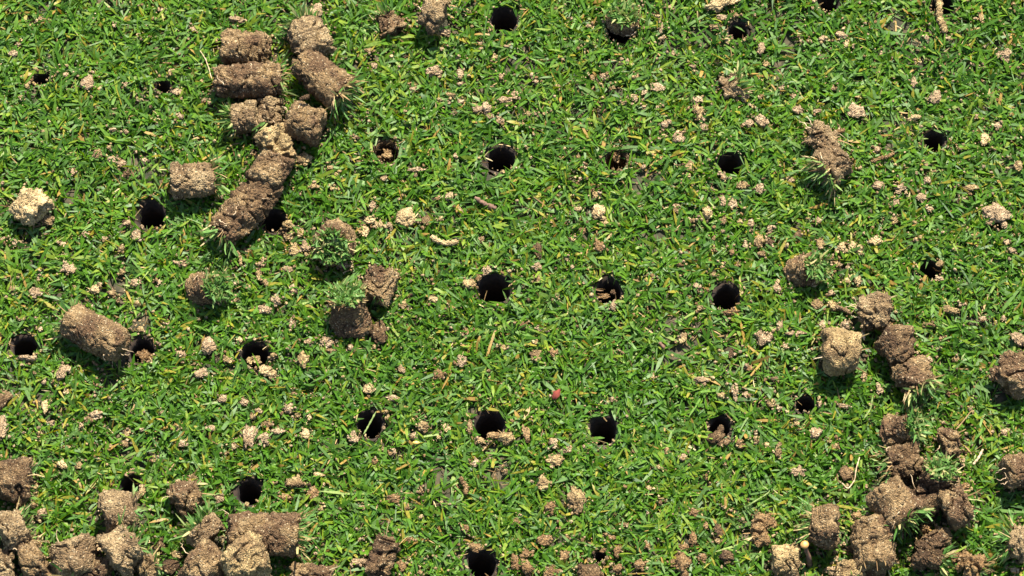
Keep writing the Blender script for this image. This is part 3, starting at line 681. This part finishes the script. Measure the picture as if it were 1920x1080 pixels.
tag(ground, "brown sandy soil and thatch under the closely mown grass", kind="structure")

# ------------------------------------------------------------------ soil cores
GRAIN_V, GRAIN_F = ICO[1]


def scatter_grains(P0, N0, n, smin, smax):
    """small sand grains sitting on a surface: arrays of points and normals to pick from"""
    k = rng.integers(0, len(P0), n)
    s = rng.uniform(smin, smax, n) ** 1.0
    base = GRAIN_V[None] * (1 + 0.35 * rng.normal(size=(n, len(GRAIN_V), 1))).clip(0.5, 1.6)
    V = base * s[:, None, None] + (P0[k] + N0[k] * s[:, None] * 0.35)[:, None]
    F = GRAIN_F[None] + (np.arange(n) * len(GRAIN_V))[:, None, None]
    return V.reshape(-1, 3), F.reshape(-1, 3)


def plug_mesh(A, B, r, soil, rough, seed, flat_end=False, nu=46, nv=76):
    """a cylinder of soil from A to B (3-D points), lumpy, cracked and granular"""
    A, B = np.array(A), np.array(B)
    Lc = np.linalg.norm(B - A)
    ax = (B - A) / Lc
    ref = np.array([0, 0, 1.0]) if abs(ax[2]) < 0.9 else np.array([0, 1.0, 0])
    e1 = np.cross(ref, ax); e1 /= np.linalg.norm(e1)
    e2 = np.cross(ax, e1)
    hl = Lc / 2
    ca = min(0.24 * r, hl * 0.5)          # edge rounding of the ends
    t_cap = np.array([0.02, 0.18, 0.36, 0.54, 0.72])
    prof = [(-hl, t * (r - ca)) for t in t_cap]
    for a in np.linspace(0, np.pi / 2, 6):
        prof.append((-hl + ca * (1 - math.cos(a)), r - ca + ca * math.sin(a)))
    for s in np.linspace(-hl + ca, hl - ca, nu)[1:-1]:
        prof.append((s, r))
    for a in np.linspace(np.pi / 2, 0, 6):
        prof.append((hl - ca * (1 - math.cos(a)), r - ca + ca * math.sin(a)))
    prof += [(hl, t * (r - ca)) for t in t_cap[::-1]]
    prof = np.array(prof)
    ang = np.linspace(0, 2 * np.pi, nv, endpoint=False)
    m = len(prof)
    rad = np.cos(ang)[None, :, None] * e1 + np.sin(ang)[None, :, None] * e2
    V = prof[:, 0][:, None, None] * ax + prof[:, 1][:, None, None] * rad
    V = V.reshape(-1, 3)
    # outward direction
    xn = (prof[:, 0] / hl)[:, None, None] ** 7 * ax
    nrm = xn + (prof[:, 1] / r)[:, None, None] ** 2 * rad + 1e-4 * rad
    nrm = unit(nrm.reshape(-1, 3))
    q = V + seed * 0.137
    bulge = fbm(q * 85, 2, seed) * 0.15 * r * (0.6 + 0.5 * rough)
    ch = fbm(q * 240, 3, seed + 7) * 0.11 * r * (0.15 + 0.8 * rough)
    # crevices
    rd = np.abs(fbm(q * np.array([150, 150, 150]) + 5, 2, seed + 13))
    crack = -np.clip(0.05 * (0.4 + rough) - rd, 0, 1) / 0.05 * 0.0013
    # chipped cells = little crumbs
    w = worley(q * 800, seed + 3)
    cells = (0.55 - w) * 0.00085 * (0.5 + 0.5 * rough)
    w2 = worley(q * 270, seed + 5)
    lumps = (0.5 - w2) * 0.0017 * max(0, rough - 0.6)
    te = np.clip(((np.abs(V @ ax) if not flat_end else -(V @ ax)) / hl - 0.72) / 0.28, 0, 1)
    lumps = lumps + te * ((0.5 - worley(q * 330, seed + 21)) * 0.0020 + fbm(q * 300, 2, seed + 23) * 0.0011)
    fine = fbm(q * 1200, 2, seed + 9) * 0.00050
    V2 = V + nrm * (bulge + ch + crack + cells + lumps + fine)[:, None]
    # broken ends: skew the end planes
    F = []
    ii = np.arange(m - 1)[:, None] * nv
    jj = np.arange(nv)[None]
    a = ii + jj; b = ii + (jj + 1) % nv
    F = np.stack([a, b, b + nv, a + nv], -1).reshape(-1, 4)
    # uneven section along the length, slanting broken ends
    rs = np.random.default_rng(seed + 500)
    t = V2 @ ax / hl
    k1, k2, k3 = rs.uniform(-0.12, 0.12), rs.uniform(-0.10, 0.12), rs.uniform(0.88, 1.02)
    sc = 1 + k1 * t + k2 * np.sin(t * 2.4 + rs.uniform(0, 6))
    u1, u2 = V2 @ e1, V2 @ e2
    sk = rs.uniform(-0.22, 0.22, 2) * min(1.0, hl / r)
    if flat_end:
        sk = sk * 0
        k1 = min(k1, 0.0)
    ux = t * hl + np.abs(np.clip(t, -1, 1)) ** 2 * (np.where(t > 0, sk[0], sk[1]) * u1 + np.where(t > 0, sk[1], -sk[0]) * u2) * 0.8
    V2 = ux[:, None] * ax + (u1 * sc)[:, None] * e1 + (u2 * sc * k3)[:, None] * e2
    C = (A + B) / 2
    V2 = V2 + C
    caps = np.array([V2[:nv].mean(0), V2[-nv:].mean(0)])
    n0 = len(V2)
    T = np.vstack([F[:, [0, 1, 2]], F[:, [0, 2, 3]]])
    e = np.array([(n0, (j + 1) % nv, j) for j in range(nv)] + [(n0 + 1, (m - 1) * nv + j, (m - 1) * nv + (j + 1) % nv) for j in range(nv)])
    T = np.vstack([T, e])
    Vall = np.vstack([V2, caps])
    n_gr = int(110 * (Lc * r) / (0.016 * 0.008) * (0.6 + 0.5 * rough))
    gv, gf = scatter_grains(V2, nrm, n_gr, 0.00012, 0.00042)
    T = np.vstack([T, gf + len(Vall)])
    Vall = np.vstack([Vall, gv])
    return Vall, T, ax, e1, e2


def tuft(parent, C, ax, r, base, n, lmin, lmax, spread, mat, name, droop=0.5, ring=False, cut=0.3, wid=(0.55, 1.0), flat=0.0):
    ax = np.array(ax)
    ref = np.array([0, 0, 1.0]) if abs(ax[2]) < 0.9 else np.array([0, 1.0, 0])
    e1 = np.cross(ref, ax); e1 /= np.linalg.norm(e1)
    e2 = np.cross(ax, e1)
    a = rng.uniform(0, 2 * np.pi, n)
    rr = r * (np.sqrt(rng.random(n)) if not ring else rng.uniform(0.75, 1.03, n))
    Rd = np.cos(a)[:, None] * e1 + np.sin(a)[:, None] * e2
    Bp = np.array(C) + Rd * rr[:, None] - ax * 0.0012
    D = unit(ax + spread * Rd * (rr / r)[:, None] + 0.55 * spread * rng.normal(size=(n, 3)) + np.array([0, 0, 0.15 if not flat else 0]))
    if flat:
        a2 = rng.uniform(0, 2 * np.pi, n)
        D = unit(flat * (np.cos(a2)[:, None] * e1 + np.sin(a2)[:, None] * e2) + ax * rng.uniform(0.1, 1.0, n)[:, None] + np.array([0, 0, 0.25]))
        Bp = Bp + ax * rng.uniform(0.6, 2.4, n)[:, None] * MM - D * 0.0012
    G = unit(rng.normal(size=(n, 3)) * 0.7 + np.array([0, 0, -droop]) + Rd * 0.6)
    Lh = rng.uniform(lmin, lmax, n) * MM
    W = rng.uniform(wid[0], wid[1], n) * MM
    V, F, tn = blades(Bp, D, G, Lh, W, rng.random(n), rng.uniform(0.1, 0.6, n), cut=cut)
    z = V[:, 2]
    V[:, 2] = np.maximum(z, 0.0015)
    o = link(name, mesh_np(name, V - np.array(base), F, mat, tint=tn), parent)
    return o


CORE_LM = []


def make_core(A, B, r, soil, grass, straw, roots, rough, label, lm, seed, px, stump=False):
    bx, by = (A[0] + B[0]) / 2, (A[1] + B[1]) / 2
    root = bpy.data.objects.new("soil_core", None)
    COL.objects.link(root)
    root.location = (bx, by, 0)
    root.empty_display_size = 0.005
    tag(root, label, "soil core", "soil cores pulled out of the turf and left on the grass")
    base = np.array([bx, by, 0.0])
    V, T, ax, e1, e2 = plug_mesh(A, B, r, soil, rough, seed, flat_end=grass > 0.3)
    link("soil_plug", mesh_np("soil_plug", V - base, T, SOIL[soil], smooth=True), root)
    B = np.array(B)
    area = (r / 0.008) ** 2
    B = B + ax * 0.0008
    if grass > 0:
        if stump:
            tuft(root, B, ax, r * 0.88, base, int(330 * area * grass), 2.2, 4.8, 0.9, M_TUFT, "grass_tuft", droop=0.2, flat=1.0, wid=(0.7, 1.2))
            tuft(root, B, ax, r * 0.95, base, int(30 * area), 1.5, 3.5, 1.0, M_STRAW, "thatch_fringe", droop=0.2, wid=(0.25, 0.5))
        else:
            tuft(root, B, ax, r * 0.92, base, int(150 * area * grass), 2.5, 7.0, 1.05, M_TUFT, "grass_tuft", droop=0.1, wid=(0.6, 1.15))
    if straw > 0:
        tuft(root, B - ax * 0.0006, ax, r * 0.98, base, int(55 * area * straw) + 4, 1.2 if stump else 2.0, 2.4 if stump else 6.0, 0.55, M_STRAW, "straw_fringe", droop=0.3, ring=True, wid=(0.25, 0.6))
    mid = (np.array(A) + B) / 2
    for k in range(roots):
        # a pale root hair that leaves the surface and curls
        end = -1 if rng.random() < 0.6 else 0
        a = rng.uniform(0.1, math.pi - 0.1)
        up = e1 * math.cos(a) + e2 * math.sin(a)
        if up[2] < 0:
            up = -up
        if end:
            p = np.array(A) + up * r * rng.uniform(0.2, 0.8)
            d = unit((-ax + 0.5 * rng.normal(size=3))[None])[0]
        else:
            p = mid + ax * rng.uniform(-0.4, 0.4) * np.linalg.norm(B - A) + up * r * 0.96
            d = unit((np.cross(up, ax) * rng.choice([-1, 1]) + 0.5 * rng.normal(size=3))[None])[0]
        pts = []
        ln = rng.uniform(3, 7) * MM
        for s in np.linspace(0, 1, 8):
            qd = p + d * ln * s + rng.normal(size=3) * 0.0002 + (up * 0.001 * math.sin(s * 3))
            if not end:
                rel = qd - mid
                rr = rel - ax * np.dot(rel, ax)
                qd = mid + ax * np.dot(rel, ax) + rr / np.linalg.norm(rr) * (r * 1.06)
            qd[2] = max(qd[2], 0.002)
            pts.append(qd)
        rw = rng.uniform(0.14, 0.30) * MM
        V, T = tube_mesh(pts, [rw * (1 - 0.6 * s) for s in np.linspace(0, 1, 8)], 5)
        link("root", mesh_np("root", V - base, T, M_ROOT), root)
    return root


seed = 1
BEDZ = 0.0022       # a core presses the grass down to about this
for (x0, y0, x1, y1, w, soil, grass, straw, roots, rough, dz, label, lm) in CORES:
    r = w / 2 * PX * (1.07 if min(y0, y1) > 900 and (x0 < 650 or x0 > 1480) else 0.99)
    zc = BEDZ + r + dz * MM
    A, B = P(x0, y0, zc), P(x1, y1, zc)
    # the given ends are the visible ends of the body
    tilt = rng.uniform(-0.0008, 0.0008)
    A.z += tilt; B.z -= tilt
    make_core(A, B, r, soil, grass, straw, roots, rough, label, lm, seed, None)
    CORE_LM.append(((x0 + x1) / 2, (y0 + y1) / 2, max(w, math.hypot(x1 - x0, y1 - y0)) / 2, lm))
    stamp(2, A.x, A.y, r * 0.5, B.x, B.y)
    seed += 1
for (px, py, w, axis, ln, zcap, soil, label, lm) in STUMPS:
    r = w / 2 * PX * 0.98
    B = P(px, py, zcap * MM)
    a = Vector(axis).normalized()
    A = B - a * ln * MM
    make_core(A, B, r, soil, 1.0, 0.8, 1, 1.1, label, lm, seed, None, stump=True)
    CORE_LM.append((px, py, w / 2, lm))
    C = (A + B) / 2
    stamp(2, C.x, C.y, r * 0.85)
    seed += 1

# pebbles and the snapped pale root in the dark piece of the broken core
for (px, py, z, s, lab) in ((465, 367, 16.5, 5, "rounded yellow brown pebble set in the dark piece of the broken core"),
                            (482, 381, 15.0, 6, "larger pitted pebble below the first in the dark broken piece")):
    v, f = ICO[3]
    c = P(px, py, z * MM)
    d = 1 + 0.12 * fbm(v * 1.7 + px, 2, 5)
    o = link("pebble", mesh_np("pebble", v * d[:, None] * np.array([1.2, 0.95, 0.8]) * s * PX, f, M_PEBBLE), None, c)
    tag(o, lab, "pebble", "pebbles in the broken core")

# ------------------------------------------------------------------ clods
TONE = {'g': 'crumb', 't': 'tan', 'p': 'pale', 'd': 'dark', 'r': 'rust'}
TWORD = {'g': 'greyish brown', 't': 'tan', 'p': 'pale sandy', 'd': 'dark brown', 'r': 'rusty brown'}
clods = [tuple(c.split()) for line in CLODS.split("\n") for c in line.split(";") if c.strip()]
clods = [(float(a), float(b), float(c), float(d), e) for a, b, c, d, e in clods]
order = sorted(range(len(clods)), key=lambda i: -clods[i][2] * clods[i][3])
single = set(order[:290])
LMS = [(x, y, r, lm) for (x, y, r, _d, _l, lm) in HOLES] + CORE_LM


def direction(dx, dy):
    a = math.degrees(math.atan2(-dy, dx)) % 360
    k = int((a + 22.5) // 45) % 8
    return ["right of", "above and right of", "above", "above and left of", "left of", "below and left of", "below", "below and right of"][k]


used_labels = set()


def clod_label(x, y, w, h, tone):
    big = math.sqrt(w * h)
    size = "tiny" if big < 13 else "small" if big < 20 else "fair sized" if big < 25 else "large"
    form = "tall" if h > 1.5 * w else "flat wide" if w > 1.6 * h else ""
    noun = "soil crumb" if big < 20 else "soil clod"
    near = sorted(LMS, key=lambda q: math.hypot(q[0] - x, q[1] - y) - 0.5 * q[2])
    for q in near[:7]:
        d = math.hypot(q[0] - x, q[1] - y) - q[2]
        how = "just" if d < 8 else "close" if d < 30 else "a little" if d < 65 else "well"
        lab = " ".join(("%s %s %s %s %s %s %s" % (size, form, TWORD[tone], noun, how, direction(x - q[0], y - q[1]), q[3])).split())
        if lab not in used_labels and len(lab.split()) <= 16:
            used_labels.add(lab)
            return lab
    q, q2 = near[0], near[1]
    lab = "%s %s %s between %s and %s" % (size, TWORD[tone], noun, q[3], q2[3])
    used_labels.add(lab)
    return lab


def clod_verts(w, h, seed, sub):
    """a crumb is an irregular aggregate: a torn flattened lump with a few bits stuck to it"""
    rs = np.random.default_rng(seed)
    big = math.sqrt(w * h)
    k = 1 + int(big / 7) + seed % 3
    Vs, Fs, n0 = [], [], 0
    for j in range(k):
        v0, f0 = ICO[sub] if j == 0 else ICO[sub - 1]
        o_ = rs.uniform(0, 50, 3)
        v = v0 * (0.92 + 0.75 * fbm(v0 * 1.25 + o_, 3, seed + j) + 0.30 * fbm(v0 * (0.30 * big + 1) + o_, 3, seed))[:, None]
        v = v * (1 + (0.5 - worley(v0 * (0.14 * big + 0.8) + o_, seed))[:, None] * 0.26)
        a, q = rs.uniform(0, 6.28), 0.35 + 0.65 * rs.random() ** 0.6
        s = rs.uniform(0.22, 0.45) if j else rs.uniform(0.66, 0.86)
        c = np.array([math.cos(a) * q * (1 - 0.6 * s), math.sin(a) * q * (1 - 0.6 * s), rs.uniform(-0.5, 0.1)]) if j else np.zeros(3)
        v = v * s * rs.uniform(0.65, 1.3, 3) + c
        Vs.append(v); Fs.append(f0 + n0); n0 += len(v)
    v = np.concatenate(Vs)
    return v * np.array([w / 2, h / 2, (w + h) / 4 * 0.52]) * PX * 1.14, np.concatenate(Fs)


small_V, small_F, off = [], [], 0
by_tone = {t: [[], [], 0] for t in TONE}
for i, (x, y, w, h, tone) in enumerate(clods):
    inhole = any(math.hypot(x - q[0], y - q[1]) < q[2] * 0.75 for q in HOLES)
    depth = min(4.2, 2.75 + 0.028 * (w + h))
    z = (depth if not inhole else -1.5) * MM
    c = P(x, y, z)
    sub = 4 if w * h > 260 else 3
    if i not in single:
        sub = 2
    v, f = clod_verts(w, h * 1.05, i + 100, sub)
    ang = rng.uniform(-0.25, 0.25)
    R = np.array([[math.cos(ang), -math.sin(ang), 0], [math.sin(ang), math.cos(ang), 0], [0, 0, 1]])
    v = v @ R.T
    if not inhole:
        stamp(3, c.x, c.y, min(w, h) * 0.5 * PX * 0.66)
    if i in single:
        o = link("soil_clod", mesh_np("soil_clod", v, f, SOIL[TONE[tone]]), None, c)
        tag(o, clod_label(x, y, w, h, tone), "soil clod", "loose soil clods and crumbs scattered on the grass")
    else:
        b = by_tone[tone]
        b[0].append(v + np.array(c))
        b[1].append(f + b[2])
        b[2] += len(v)

# ------------------------------------------------------------------ the finest crumbs, nobody could count them
NF = 8500
fx = rng.uniform(X0, X1, NF * 3); fy = rng.uniform(Y0, Y1, NF * 3)
dens = fbm(np.stack([fx, fy, 0 * fx], 1) * 38, 3, 77)
keep = (rng.random(NF * 3) < np.clip(0.33 + 1.1 * dens, 0.05, 1)) & (look(fx, fy) != 1)
fx, fy = fx[keep][:NF], fy[keep][:NF]
# bits that broke off beside the clods, round the cores and on the rims of the holes
hx_, hy_ = [], []
for (x, y, w, h, t_) in clods:
    c = P(x, y, 0.003)
    k = 4 + int(math.sqrt(w * h) / 5)
    rr = rng.uniform(0.5, 1.6, k) * math.sqrt(w * h) * PX * 0.6
    aa = rng.uniform(0, 6.28, k)
    hx_ += list(c.x + rr * np.cos(aa)); hy_ += list(c.y + rr * np.sin(aa))
for (hx0, hy0, hr0) in hole_xy:
    k = 26
    rr = hr0 * rng.uniform(1.0, 1.5, k)
    aa = np.where(rng.random(k) < 0.6, rng.normal(-1.57, 0.9, k), rng.uniform(0, 6.28, k))
    hx_ += list(hx0 + rr * np.cos(aa)); hy_ += list(hy0 + rr * np.sin(aa))
for (cx_, cy_, cr_, _l) in CORE_LM:
    c = P(cx_, cy_, 0.003)
    k = 60
    rr = cr_ * PX * rng.uniform(0.95, 1.55, k)
    aa = rng.uniform(0, 6.28, k)
    hx_ += list(c.x + rr * np.cos(aa)); hy_ += list(c.y + rr * np.sin(aa))
hx_, hy_ = np.array(hx_), np.array(hy_)
okh = look(hx_, hy_) != 1
fx = np.concatenate([fx, hx_[okh]]); fy = np.concatenate([fy, hy_[okh]])
sz = (0.22 + 0.66 * rng.random(len(fx)) ** 2.4) * MM
fz = rng.uniform(2.0, 4.8, len(fx)) * MM
tn = rng.choice(list('ggttrrdp'), len(fx), p=[.2,.2,.15,.15,.1,.08,.05,.07])
bv, bf = ICO[1]
shapes = []
for s in range(24):
    q = bv * (1 + 0.4 * fbm(bv * 1.9 + s * 7, 2, s))[:, None] * rng.uniform(0.7, 1.3, 3)
    shapes.append(q)
bv2, bf2 = ICO[2]
shapes2 = [bv2 * (0.9 + 0.55 * fbm(bv2 * 2.1 + s * 9, 3, s))[:, None] * rng.uniform(0.7, 1.3, 3) for s in range(24)]
for i in range(len(fx)):
    b = by_tone[tn[i]]
    big = sz[i] > 0.62 * MM
    q = (shapes2 if big else shapes)[i % 24]
    a = rng.uniform(0, 6.28)
    R = np.array([[math.cos(a), -math.sin(a), 0], [math.sin(a), math.cos(a), 0], [0, 0, 1]])
    v = q @ R.T * sz[i] + np.array([fx[i], fy[i], fz[i]])
    b[0].append(v)
    b[1].append((bf2 if big else bf) + b[2])
    b[2] += len(v)
CN = {'g': "greyish brown", 't': "tan", 'p': "pale sandy", 'd': "dark brown", 'r': "rusty"}
for t, b in by_tone.items():
    if b[0]:
        o = link("soil_crumbs", mesh_np("soil_crumbs", np.concatenate(b[0]), np.concatenate(b[1]), SOIL[TONE[t]]))
        tag(o, "fine %s soil crumbs sprinkled between the grass blades" % CN[t], "soil crumbs", kind="stuff")

# ------------------------------------------------------------------ strands, leaf, mushroom, seed
SM = {'twig': M_TWIG, 'root': M_ROOT, 'straw': M_STRAW}
for si, (name, pts, rmm, matk, label, cat) in enumerate(STRANDS):
    zb = 4.6
    if name == 'root_strand' and rmm > 1.2: zb = 4.5
    if 'rounded core' in label: zb = 19
    n = len(pts)
    P3 = [np.array(P(x, y, (zb + 0.6 * math.sin(2 * i + si)) * MM)) for i, (x, y) in enumerate(pts)]
    # resample
    t = np.linspace(0, n - 1, n * 6)
    Q = np.array([[np.interp(tt, range(n), [p[k] for p in P3]) for k in range(3)] for tt in t])
    if n > 2:
        for _ in range(3):
            Q[1:-1] = (Q[:-2] + 2 * Q[1:-1] + Q[2:]) / 4
    rad = rmm * MM * (0.85 + 0.22 * np.sin(np.arange(len(Q)) * 1.7 + si)) * np.interp(np.arange(len(Q)), [0, 2, len(Q) - 3, len(Q) - 1], [0.5, 1, 1, 0.4])
    V, T = tube_mesh(Q, rad, 10)
    c = Q[len(Q) // 2] * np.array([1, 1, 0])
    nr = fbm(V * 700, 3, si)[:, None] * rmm * 0.0005
    V = V + nr * rng.choice([-1, 1], (len(V), 1)) * 0.4 + nr
    mat = SM.get(matk) or SOIL[matk]
    tint = np.full(len(V), 0.15) if matk == 'straw' else None
    if matk == 'straw':
        mat = M_TUFT
        tint = np.full(len(V), 0.8)
    o = link(name, mesh_np(name, V - c, T, mat, tint=tint), None, c)
    tag(o, label, cat)

# forks of the pale root by the lower right pile: parts of nothing else, so joined shapes of their own
c = P(1043, 740, 0.0058)
lv = []
for (a, b, z) in ((-5, -8, 0.2), (1, -9, 0.5), (5, -12, 1.0), (8, -12, 0.6), (8, -3, 0.2), (6, 5, 0.8), (1, 10, 0.4), (-7, 11, -0.4), (-9, 4, 0.0), (-6, -2, 0.5)):
    lv.append((a * PX * 0.95, -b * PX * 0.85, z * MM))
lv = np.array([(0, 0, 0.0008)] + lv)
n = len(lv)
top = [(0, i, i % (n - 1) + 1) for i in range(1, n)]
lb = lv - np.array([0, 0, 0.00025])
bot = [(n, n + i % (n - 1) + 1, n + i) for i in range(1, n)]
side = []
for i in range(1, n):
    j = i % (n - 1) + 1
    side += [(i, n + i, n + j), (i, n + j, j)]
o = link("leaf_fragment", mesh_np("leaf_fragment", np.vstack([lv, lb]), np.array(top + bot + side), M_RED, smooth=False), None, c)
tag(o, "small bright red leaf fragment lying on the grass right below the centre", "leaf")

# mushroom
c = P(1508, 1032, 0.004)
mr_ = bpy.data.objects.new("mushroom", None)
COL.objects.link(mr_)
mr_.location = (c.x, c.y, 0)
mr_.empty_display_size = 0.005
tag(mr_, "tiny orange capped mushroom with a thick stem in the shade of the bottom right cores", "mushroom")
t0, t1 = np.array(P(1509, 1021, 0.016)), np.array(P(1516, 1045, 0.009))
foot = t1 + (t1 - t0) * 0.6 - np.array([0, 0, 0.003])
V, T = tube_mesh([foot] + [t1 + (t0 - t1) * s for s in np.linspace(0, 1, 7)], [0.0011, 0.0010, 0.00085, 0.0008, 0.0008, 0.0008, 0.0008, 0.0006], 12)
b0 = np.array([c.x, c.y, 0])
link("stem", mesh_np("stem", V - b0 + fbm(V * 900, 2, 3)[:, None] * 0.0002, T, M_TWIG), mr_)
prof = [(0.0001, 1.3), (0.6, 1.2), (1.1, 0.95), (1.5, 0.5), (1.65, 0.05), (1.5, -0.15), (1.0, 0.0), (0.4, 0.1), (0.0001, 0.1)]
ang = np.linspace(0, 2 * np.pi, 28, endpoint=False)
V = np.array([(p[0] * MM * math.cos(a), p[0] * MM * math.sin(a), p[1] * MM) for p in prof for a in ang])
F = [(i * 28 + j, i * 28 + (j + 1) % 28, (i + 1) * 28 + (j + 1) % 28, (i + 1) * 28 + j) for i in range(len(prof) - 1) for j in range(28)]
F = [f[::-1] for f in F]
link("cap", mesh_np("cap", V + np.array(t0) - b0 + fbm(V * 700, 2, 8)[:, None] * 0.00015, F, M_CAP), mr_)

for (px, py, lab) in ((780, 830, "small yellow seed lying below the tan clod right of the hole with one pale blade"),
                      (1598, 1002, None)):
    if lab is None:
        continue
    v, f = ICO[2]
    o = link("seed", mesh_np("seed", v * np.array([1.5, 0.75, 0.7]) * MM, f, M_SEED), None, P(px, py, 0.005))
    tag(o, lab, "seed")

# ------------------------------------------------------------------ the lawn
NSHOOT = 40000
sx = rng.uniform(X0, X1, NSHOOT); sy = rng.uniform(Y0, Y1, NSHOOT)
sp = np.stack([sx, sy, 0 * sx], 1)
thin = fbm(sp * 120, 2, 91) + 0.55 * fbm(sp * 28 + 4, 2, 92)
sk = (rng.random(NSHOOT) < np.clip(0.98 + 1.1 * thin, 0.45, 1))
sx, sy, sp = sx[sk], sy[sk], sp[sk]
az0 = rng.uniform(0, 2 * np.pi, len(sx))
hue0 = rng.random(len(sx))
per = 5
n = len(sx) * per
bx = np.repeat(sx, per) + rng.normal(0, 0.0005, n)
by = np.repeat(sy, per) + rng.normal(0, 0.0005, n)
az = np.repeat(az0, per) + np.tile([0, np.pi, 0.9, np.pi + 0.9, 1.8], len(sx)) + rng.normal(0, 0.5, n)
lean = np.radians(np.clip(rng.normal(60, 18, n), 8, 92))
L_ = np.clip(rng.lognormal(math.log(6.7), 0.42, n), 2.2, 15) * MM
W_ = np.clip(rng.normal(0.92, 0.28, n), 0.4, 1.8) * MM * np.clip(L_ / (4.5 * MM), 0.6, 1.15)
bz = rng.uniform(0.0, 2.6, n) * MM
h = np.stack([np.cos(az), np.sin(az), 0 * az], 1)
D = h * np.sin(lean)[:, None] + np.array([0, 0, 1]) * np.cos(lean)[:, None]
# mown: nothing above about 6 mm
top = bz + L_ * np.cos(lean)
over = top > 0.0058
L_ = np.where(over, np.maximum((0.0058 - bz) / np.maximum(np.cos(lean), 0.15), 0.0018), L_)
G = unit(h * 0.5 + np.array([0, 0, -1.0]) + 0.45 * rng.normal(size=(n, 3)))
bend = np.abs(rng.normal(0.2, 0.2, n))
tip = np.stack([bx, by], 1) + (D * L_[:, None])[:, :2]
mb, mt = look(bx, by), look(tip[:, 0], tip[:, 1])
midp = (np.stack([bx, by], 1) + tip) / 2
mm = look(midp[:, 0], midp[:, 1])
u = rng.random(n)
ok = (mb == 0) & ((mt == 0) | ((mt == 1) & (u < 0.03)) | ((mt == 2) & (u < 0.55)) | ((mt == 3) & (u < 0.35))) & ((mm != 1) | (u < 0.01)) & ((mm != 3) | (u < 0.25))
sel = np.where(ok)[0]
tint = np.clip(0.6 * np.repeat(hue0, per) + 0.4 * rng.random(n), 0, 1)
tint = np.clip((tint - 0.5) * 1.35 + 0.45 + 0.12 * fbm(np.stack([bx, by, 0 * bx], 1) * 60, 2, 55) + 0.10 * fbm(np.stack([bx, by, 0 * bx], 1) * 18, 2, 57), 0, 0.845)
rare = rng.random(n)
tint = np.where(rare < 0.03, 0.925, np.where(rare < 0.045, 0.965, tint))
Bp = np.stack([bx, by, bz], 1)
V, F, tt = blades(Bp[sel], D[sel], G[sel], L_[sel], W_[sel], tint[sel], bend[sel], cut=0.22, twist=0.5)
V[:, 2] = np.maximum(V[:, 2], -0.002)
o = link("grass", mesh_np("grass", V, F, M_GRASS, tint=tt))
tag(o, "short mown green grass covering the ground between the holes", "grass", kind="stuff")
print("BLADES", len(sel))

# thatch: low dry stems and brown bits between the shoots
nt_ = 22000
tx = rng.uniform(X0, X1, nt_); ty = rng.uniform(Y0, Y1, nt_)
ok = look(tx, ty) == 0
tx, ty = tx[ok], ty[ok]
k = len(tx)
a = rng.uniform(0, 2 * np.pi, k)
D = unit(np.stack([np.cos(a), np.sin(a), rng.uniform(-0.1, 0.6, k)], 1))
G = unit(rng.normal(size=(k, 3)))
Bp = np.stack([tx, ty, rng.uniform(0.3, 2.6, k) * MM], 1)
V, F, tt = blades(Bp, D, G, rng.uniform(1.5, 5, k) * MM, rng.uniform(0.25, 0.6, k) * MM, rng.random(k) ** 1.3, rng.uniform(0, 0.3, k), cut=0.8)
o = link("thatch", mesh_np("thatch", V, F, M_STRAW, tint=tt))
tag(o, "dry straw coloured stems and thatch low between the green blades", "thatch", kind="stuff")
